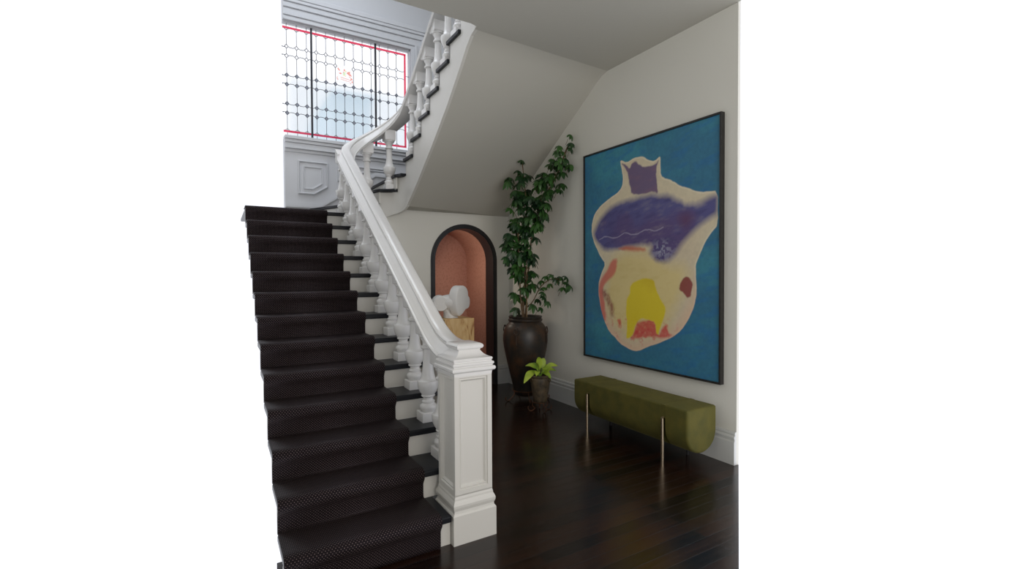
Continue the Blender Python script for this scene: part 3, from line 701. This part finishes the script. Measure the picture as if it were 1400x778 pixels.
# ------------------------------------------------------------------ bench
bn = empty('bench', (3.32, 3.28, 0), 'long olive green velvet bench with rounded underside, below the painting', 'bench')
def dprof(hw=.180, top=.475, side=.295, bot=.108, r=.016, ins=0):
    P = []
    for i in range(5): a = PI / 2 * i / 4; P.append((3.32 + hw - r + r * math.sin(a), top - r + r * math.cos(a)))
    n = 22
    for i in range(n + 1):
        a = PI * i / n; P.append((3.32 + hw * math.cos(a), side - (side - bot) * math.sin(a) ** .85))
    for i in range(5): a = PI / 2 * i / 4; P.append((3.32 - hw + r - r * math.cos(a), top - r + r * math.sin(a)))
    return P
cu = MB()
YA, YZ = 2.568, 3.998
SL = [2.808, 3.770]
bodies = [(YA, SL[0] - .020), (SL[0] + .020, SL[1] - .020), (SL[1] + .020, YZ)]
def dloft(mb, ya, yb, ra, rb):
    """D section drawn in a little at the outer ends so that the edges are rounded"""
    ys = []
    def sc(P, k): return [(3.32 + (x - 3.32) * (1 - k / .18), .29 + (z - .29) * (1 - k / .18)) for x, z in P]
    base = dprof(); secs = []
    if ra: secs += [(ya, .020), (ya + .003, .010), (ya + .009, .003), (ya + .020, 0)]
    else: secs += [(ya, 0)]
    if rb: secs += [(yb - .020, 0), (yb - .009, .003), (yb - .003, .010), (yb, .020)]
    else: secs += [(yb, 0)]
    n = len(base); v = []
    for y, k in secs: v += [(x, y, z) for x, z in sc(base, k)]
    f = [(k * n + i, k * n + (i + 1) % n, (k + 1) * n + (i + 1) % n, (k + 1) * n + i) for k in range(len(secs) - 1) for i in range(n)]
    f += [tuple(range(n)), tuple((len(secs) - 1) * n + i for i in range(n))]
    mb.add(v, f)
for i, (a, b_) in enumerate(bodies): dloft(cu, a, b_, i == 0, i == 2)
for s_ in SL:
    cu.box(3.14, 3.50, s_ - .021, s_ + .021, .365, .474)
    cu.prism(dprof(.135, .39, .29, .15, .01), 'y', s_ - .021, s_ + .021)
cu.build('cushion', M['velvet'], bn, smooth=35)
for y in SL:
    for x in (3.128, 3.44):
        n = 16; v = []; f = []
        for z in (0, 1):
            for i in range(n):
                a = 2 * PI * i / n; px_, py_ = x + .0135 * math.cos(a), y + .0135 * math.sin(a)
                v.append((px_, py_, 0 if z == 0 else .2 if x > 3.3 else .368 + (.6 if x < 3.3 else -.6) * (px_ - x)))
        f = [(i, (i + 1) % n, (i + 1) % n + n, i + n) for i in range(n)] + [tuple(range(n)), tuple(range(n, 2 * n))]
        MB().add(v, f).build('leg', M['brass'] if x < 3.3 else M['blackwood'], bn, smooth=35)

# ------------------------------------------------------------------ pedestal, wooden block, sculpture
finish(MB().box(2.06, 2.505, 4.995, 5.40, 0, .752).build('pedestal', M['pedestal'], bevel=.004), 'plain pale plinth under the wooden block, behind the newel post', 'pedestal')
finish(MB().box(2.14, 2.50, 5.005, 5.365, .752, 1.062).build('wooden_block', M['block'], bevel=.006), 'blond wooden block carrying the white sculpture, in front of the arch', 'block')
pc = Vector((2.32, 5.18, 0)); rv = Vector((.857, -.515, 0)); fv = Vector((.515, .857, 0))
sc_ = MB()
def lp(a, b_, z): return pc + rv * a + fv * b_ + Vector((0, 0, z))
# lobed disc standing on edge
an = math.radians(27); nrm = rv * math.cos(an) - fv * math.sin(an); tan = rv * math.sin(an) + fv * math.cos(an)
op = [(-.06, .165), (.02, .176), (.09, .15), (.12, .10), (.125, .06), (.155, .03), (.165, -.02), (.15, -.07), (.115, -.095), (.07, -.10), (.03, -.13), (-.03, -.165), (-.075, -.165), (-.115, -.11), (-.135, -.03), (-.13, .06), (-.105, .125)]
oc = [Vector((s_, t, 0)) for s_, t in op]; outl = []
for i in range(len(oc)):
    a, b_, c_, d_ = oc[i - 1], oc[i], oc[(i + 1) % len(oc)], oc[(i + 2) % len(oc)]
    for k in range(4):
        t = k / 4; q = .5 * ((2 * b_) + (c_ - a) * t + (2 * a - 5 * b_ + 4 * c_ - d_) * t * t + (-a + 3 * b_ - 3 * c_ + d_) * t ** 3); outl.append((q.x, q.y))
c0 = lp(.062, 0, 1.255); v = []; n = len(outl); secs = ((-.058, .82), (-.053, .93), (-.042, 1), (.042, 1), (.053, .95), (.058, .88))
for off_, k in secs: v += [tuple(c0 + nrm * off_ + tan * (s_ * k) + Vector((0, 0, t * k))) for s_, t in outl]
sc_.add(v, [(k * n + i, k * n + (i + 1) % n, (k + 1) * n + (i + 1) % n, (k + 1) * n + i) for k in range(5) for i in range(n)] + [tuple(range(n)), tuple(5 * n + i for i in range(n))])
def cyl(p, d, r0, r1, L_, n=32):
    d = d.normalized(); u = Vector((0, 0, 1)); u = (u - d * u.dot(d)).normalized(); w_ = d.cross(u); v = []
    prof_ = [(0, r0 * .90), (.006, r0 * .97), (.016, r0), (L_ - .014, r1), (L_ - .006, r1 * .985), (L_, r1 * .93)]
    for t, r in prof_:
        for i in range(n): a = 2 * PI * i / n; v.append(tuple(p + d * t + (u * math.cos(a) + w_ * math.sin(a)) * r))
    sc_.add(v, [(k * n + i, k * n + (i + 1) % n, (k + 1) * n + (i + 1) % n, (k + 1) * n + i) for k in range(5) for i in range(n)] + [tuple(range(n)), tuple(5 * n + i for i in range(n))])
cyl(lp(-.125, -.12, 1.228), fv * .9 - rv * .30 + Vector((0, 0, .06)), .088, .088, .15)
cyl(lp(-.135, -.02, 1.24), rv, .078, .105, .16)
v = []; prof_ = [(.088, .075, 1.062), (.086, .072, 1.070), (.074, .062, 1.085), (.066, .055, 1.12), (.085, .06, 1.17), (.08, .06, 1.22)]
for k, (a, b_, z) in enumerate(prof_):
    for i in range(20): t = 2 * PI * i / 20; v.append(tuple(lp(-.03 - .006 * k + a * math.cos(t), b_ * math.sin(t), z)))
sc_.add(v, [(k * 20 + i, k * 20 + (i + 1) % 20, (k + 1) * 20 + (i + 1) % 20, (k + 1) * 20 + i) for k in range(5) for i in range(20)] + [tuple(range(20)), tuple(100 + i for i in range(20))])
finish(sc_.build('sculpture', M['plaster'], smooth=40), 'white plaster abstract sculpture of discs on the wooden block', 'sculpture')

# ------------------------------------------------------------------ pots on iron stands
def stand(center, ring_r, ring_z, foot_r, angs, curl, label, thick):
    s = empty('pot_stand', (*center, 0), label, 'plant stand')
    pts = [(center[0] + ring_r * math.cos(2 * PI * i / 32), center[1] + ring_r * math.sin(2 * PI * i / 32), ring_z) for i in range(33)]
    MB().tube(pts, thick, 8, cap=False).build('ring', M['bronze'], s, smooth=60)
    for a in angs:
        a = math.radians(a); d = Vector((math.cos(a), math.sin(a), 0)); c = Vector((*center, 0))
        P = [c + d * ring_r + Vector((0, 0, ring_z)), c + d * (ring_r * 1.06) + Vector((0, 0, ring_z * .6)), c + d * (foot_r - curl * 1.25) + Vector((0, 0, curl * .9))]
        P += [c + d * (foot_r + curl * math.sin(t)) + Vector((0, 0, thick + curl * (1 - math.cos(t)))) for t in (-.9, -.45, 0, .5, 1.0, 1.5, 2.0)]
        MB().tube(smoothcurve(P, 4), thick, 8).build('leg', M['bronze'], s, smooth=60)
    return s
UC = (3.286, 5.155); SCN = (3.13, 4.60)
stand(UC, .165, .115, .26, (182, 250, 320, 80), .036, 'dark copper stand with curled feet under the large urn', .006)
stand(SCN, .085, .105, .105, (155, 262, 350, 60), .036, 'small copper stand with curled feet under the small brown pot', .0045)

tr = empty('potted_tree', (*UC, .03), 'tall dark green umbrella tree in a large dark glazed urn', 'potted plant')
urn = MB().lathe([(.0, .045), (.10, .045), (.135, .060), (.150, .095), (.152, .125), (.160, .17), (.185, .27), (.215, .40), (.246, .54), (.268, .65), (.279, .74), (.278, .80), (.268, .86), (.248, .91), (.222, .945), (.205, .958), (.200, .968), (.206, .975), (.214, .985), (.214, .998), (.206, 1.004), (.200, 1.012), (.208, 1.020), (.210, 1.034), (.203, 1.040), (.188, 1.038), (.182, 1.02), (.180, .97)], (*UC, 0), 48, cap=False).build('urn', M['urn'], tr, smooth=50)
for a in (20, 110, 200, 290):
    a = math.radians(a + 15); d = Vector((math.cos(a), math.sin(a), 0)); t = Vector((-d.y, d.x, 0)); c = Vector((*UC, .865)) + d * .272
    mbh = MB().tube([c + t * (.032 * math.cos(q)) + Vector((0, 0, .036 * math.sin(q))) + d * (.012) for q in [2 * PI * i / 16 for i in range(17)]], .006, 8, cap=False)
    mbh.tube([c + d * .004 + Vector((0, 0, .05)), c + d * .016 + Vector((0, 0, .035)), c + d * .014 + Vector((0, 0, .028))], .010, 8)
    mbh.tube([c + d * .014 + Vector((0, 0, -.04)), c + d * .012 + Vector((0, 0, -.16))], .006, 8)
    mbh.build('handle', M['urn'], tr, smooth=50)
MB().lathe([(.0, 1.0), (.10, 1.0), (.19, .99), (.19, .97)], (*UC, 0), 32, cap=False).build('soil', M['soil'], tr, smooth=50)
def T(s, z, d=0):
    """point of the tree: s metres sideways from the trunk, z height, d metres deeper"""
    x, y = (UC[0] + .857 * s, UC[1] - .515 * s) if s < 0 else (UC[0] + .40 * s, UC[1] - 1.18 * s)
    return Vector((x + .515 * d, y + .857 * d, z))
tk = MB()
tk.tube(smoothcurve([T(-.02, .99), T(-.025, 1.2), T(0, 1.5), T(-.01, 1.9), T(.02, 2.3), T(0, 2.65), T(-.03, 2.93)], 5), [.017] * 6 + [.015] * 6 + [.012] * 7 + [.009] * 6 + [.005] * 6, 8)
tk.tube(smoothcurve([T(0, .99, .03), T(.03, 1.4, .03), T(.07, 1.9, .02), T(.17, 2.35), T(.33, 2.62), T(.42, 2.80), T(.50, 3.0), T(.53, 3.05)], 5), .010, 8)
tk.tube(smoothcurve([T(0, 1.12), T(.10, 1.23), T(.19, 1.40), T(.30, 1.49), T(.42, 1.50)], 5), .006, 7)
tk.tube(smoothcurve([T(-.03, 1.0, -.05), T(-.06, 1.3, -.05), T(-.08, 1.8, -.06), T(-.09, 2.2, -.05)], 5), .010, 8)
tk.build('trunk', M['bark'], tr, smooth=60)
MB().tube([T(.02, .98, -.03), T(.02, 2.1, -.04)], .006, 8).build('support_cane', M['cane'], tr, smooth=60)
LV = MB(); PS = MB()
def leaflet(mb, base, d, up, Ln, Wd, droop=.25):
    d = d.normalized(); sd = d.cross(up).normalized(); nr = sd.cross(d).normalized()
    rows = [(0, .05, 0), (.25, .75, .03), (.55, 1, .02), (.82, .7, -.06), (1, .08, -.16)]
    v = []
    for t, w_, h in rows:
        c = base + d * (Ln * t) + nr * (Ln * h) - Vector((0, 0, droop * Ln * t * t))
        v += [tuple(c - sd * (Wd * w_ / 2) + nr * (.08 * Wd)), tuple(c), tuple(c + sd * (Wd * w_ / 2) + nr * (.08 * Wd))]
    f = []
    for i in range(4): f += [(3 * i, 3 * i + 1, 3 * i + 4, 3 * i + 3), (3 * i + 1, 3 * i + 2, 3 * i + 5, 3 * i + 4)]
    mb.add(v, f)
WALLX = XR - .03
def umbrella(p, size=1.0, tilt=None):
    ax = Vector((random.uniform(-.5, .5), random.uniform(-.9, .1), random.uniform(.5, 1))).normalized() if tilt is None else tilt
    u = ax.orthogonal().normalized(); w_ = ax.cross(u); n = random.choice((6, 7, 8)); ph = random.random() * 6
    for i in range(n):
        a = ph + 2 * PI * i / n + random.uniform(-.15, .15); d = u * math.cos(a) + w_ * math.sin(a) - ax * random.uniform(.25, .6)
        Ln = size * random.uniform(.075, .105)
        tip = p + d.normalized() * Ln
        if tip.x > WALLX - .01: d.x = -abs(d.x) * .5
        leaflet(LV, p, d, ax, Ln, Ln * .54, .3)
def sof(y): return 2.386 + (6.065 - y) * .655
rows = [(2.86, .36, .50, 5), (2.78, -.08, .44, 7), (2.68, -.14, .40, 12), (2.58, -.15, .36, 13), (2.48, -.14, .32, 13), (2.38, -.18, .28, 13), (2.28, -.20, .25, 13), (2.18, -.20, .20, 12), (2.08, -.22, .16, 12), (1.98, -.25, .15, 11), (1.88, -.25, .14, 11), (1.78, -.22, .16, 11), (1.68, -.20, .14, 9), (1.58, -.12, .12, 6), (1.47, -.10, .10, 5), (1.36, -.14, .06, 3), (1.26, -.13, .04, 2), (1.17, -.14, -.08, 1)]
pts_ = []
for z, a, b_, n in rows:
    for i in range(n): pts_.append((random.uniform(a, b_), z + random.uniform(-.05, .05), random.uniform(-.16, .08)))
pts_ += [(-.03, 2.95, -.1), (-.03, 2.80, -.05), (-.18, 2.76, 0), (-.20, 2.70, -.04), (.42, 3.06, 0), (.40, 3.0, .0), (.55, 3.16, 0), (.57, 3.06, 0), (.56, 3.0, 0), (.34, 2.92, 0), (.33, 2.86, 0), (.47, 2.98, 0), (.50, 2.90, .02), (.46, 2.84, 0), (.56, 2.82, .02), (.45, 2.75, 0), (.44, 2.62, 0), (.42, 2.56, .02),
         (.20, 1.48, 0), (.26, 1.53, 0), (.32, 1.55, 0), (.22, 1.40, -.04), (.30, 1.44, .02), (.38, 1.50, 0), (.44, 1.52, 0), (.50, 1.46, 0), (.54, 1.42, 0), (.46, 1.40, 0), (.50, 1.52, 0), (.24, 1.28, 0), (.28, 1.22, 0), (.20, 1.15, 0), (.23, 1.33, 0), (.10, 1.18, 0), (.17, 1.25, 0)]
for s_, z, d in pts_:
    p = T(s_, z, d); p.x = min(p.x, WALLX - .05)
    if p.z > sof(p.y) - .06: p.z = sof(p.y) - .06
    sz = .72 if (z < 1.56 and s_ > .15) or z > 2.86 else .98
    umbrella(p, sz)
    q = T(s_ * .6 if s_ < .3 else s_ - .06, z - .10, d * .3); q.x = min(q.x, WALLX - .03); PS.tube([q, (p + q) / 2 + Vector((0, 0, .015)), p], .0022, 5)
LV.build('foliage', M['leaf'], tr, smooth=60, flip=False); finish(PS.build('leaf_stalks', M['bark'], tr, smooth=60), kind='stuff')

sp_ = empty('potted_houseplant', (*SCN, .1), 'small yellow green leafy plant in a rough brown pot, beside the urn', 'potted plant')
MB().lathe([(.0, .108), (.072, .108), (.080, .116), (.086, .16), (.098, .24), (.109, .32), (.114, .36), (.110, .375), (.104, .382), (.106, .390), (.112, .396), (.112, .408), (.104, .414), (.096, .408), (.094, .38)], (*SCN, 0), 36, cap=False).build('pot', M['smallpot'], sp_, smooth=45)
for a in (-60, 60, 180):
    a = math.radians(a); d = Vector((math.cos(a), math.sin(a), 0)); c = Vector((*SCN, .36)) + d * .112; t = Vector((-d.y, d.x, 0))
    MB().tube([c + t * .022 * math.cos(q) + d * .006 + Vector((0, 0, .02 * math.sin(q))) for q in [2 * PI * i / 12 for i in range(13)]], .005, 6, cap=False).build('handle', M['smallpot'], sp_, smooth=50)
MB().lathe([(.0, .395), (.06, .393), (.096, .388)], (*SCN, 0), 24, cap=False).build('soil', M['soil'], sp_)
lf = MB(); sm_ = MB(); c = Vector((*SCN, .40))
def lance(s0, z0, s1, z1, dep, W_=.05):
    W_ *= 1.3
    a = c + rv * s0 + Vector((0, 0, z0)) ; b_ = c + rv * s1 + fv * dep + Vector((0, 0, z1)); mid = (a + b_) / 2 + Vector((0, 0, .03))
    C_ = smoothcurve([a, mid, b_], 6); ws = [.1, .35, .6, .8, .95, 1, .98, .9, .78, .6, .4, .2, .02]
    dirn = (b_ - a).normalized(); sd = dirn.cross(Vector((0, 0, .75)) - fv * .65)
    if sd.length < .2: sd = rv.copy()
    sd.normalize()
    v = []
    for p, w_ in zip(C_, ws): v += [tuple(p - sd * W_ / 2 * w_), tuple(p - Vector((0, 0, .004))), tuple(p + sd * W_ / 2 * w_)]
    f = []
    for i in range(len(C_) - 1): f += [(3 * i, 3 * i + 1, 3 * i + 4, 3 * i + 3), (3 * i + 1, 3 * i + 2, 3 * i + 5, 3 * i + 4)]
    lf.add(v, f); sm_.tube([c + Vector((0, 0, -.02)), c + Vector((0, 0, .02)) + rv * s0 * .5, a], .003, 5)
for q in [(-.06, .06, -.19, -.06, -.12, .066), (-.04, .08, -.17, .11, .02, .040), (0, .07, -.02, .22, -.03, .055), (.03, .07, .04, .20, .03, .050), (.04, .08, .20, .12, -.04, .05), (.04, .05, .19, .045, .05, .045), (.03, .04, .12, -.02, -.08, .05), (-.02, .05, -.05, .02, -.13, .05), (.0, .06, .08, .09, -.12, .05), (-.02, .06, -.10, .13, .09, .04), (.02, .05, .13, .10, .10, .04), (-.01, .09, -.05, .17, -.08, .042)]: lance(*q)
lf.build('leaves', M['lime'], sp_, smooth=60, flip=False); sm_.build('stalks', M['lime'], sp_, smooth=60)

# ------------------------------------------------------------------ light, camera
w = bpy.data.worlds.new('World'); bpy.context.scene.world = w; w.use_nodes = True
bg = w.node_tree.nodes['Background']; bg.inputs['Color'].default_value = (1.0, 1.02, 1.09, 1); bg.inputs['Strength'].default_value = 1.15
def area(name, loc, rot, sx, sy, power, col):
    l = bpy.data.lights.new(name, 'AREA'); l.shape = 'RECTANGLE'; l.size = sx; l.size_y = sy; l.energy = power; l.color = col
    o = bpy.data.objects.new(name, l); C.objects.link(o); o.location = loc; o.rotation_euler = rot; return o
area('alcove_fill', (AX - .37, 6.40, 1.80), (math.radians(-25), math.radians(-60), 0), .10, .14, 3.2, (1, .86, .7))  # added fill light, no known fitting; brightens the papered alcove
area('stairwell_fill', (.9, 5.2, 6.15), (0, 0, 0), 2.2, 2.0, 55, (.86, .92, 1))  # added overhead fill for the stairwell, there is no skylight in the ceiling
area('entrance_daylight', (1.4, -2.9, 2.3), (math.radians(78), 0, 0), 2.4, 2.6, 95, (1, .93, .82))
cam = bpy.data.cameras.new('Camera'); co = bpy.data.objects.new('Camera', cam); C.objects.link(co)
cam.sensor_width = 36; cam.lens = 36 * 668.84 / 1400; cam.clip_start = .05
yaw, pit, rol = .5406, -.0199, -.0045
f_ = Vector((math.sin(yaw) * math.cos(pit), math.cos(yaw) * math.cos(pit), math.sin(pit))); r_ = Vector((math.cos(yaw), -math.sin(yaw), 0)); u_ = r_.cross(f_)
r2 = r_ * math.cos(rol) + u_ * math.sin(rol); u2 = -r_ * math.sin(rol) + u_ * math.cos(rol)
co.matrix_world = Matrix(((r2.x, u2.x, -f_.x, 0), (r2.y, u2.y, -f_.y, 0), (r2.z, u2.z, -f_.z, 1.5527), (0, 0, 0, 1)))
sc = bpy.context.scene; sc.camera = co
sc.view_settings.view_transform = 'Standard'; sc.view_settings.look = 'None'; sc.view_settings.gamma = 1; sc.view_settings.exposure = -.07; sc.view_settings.use_curve_mapping = False
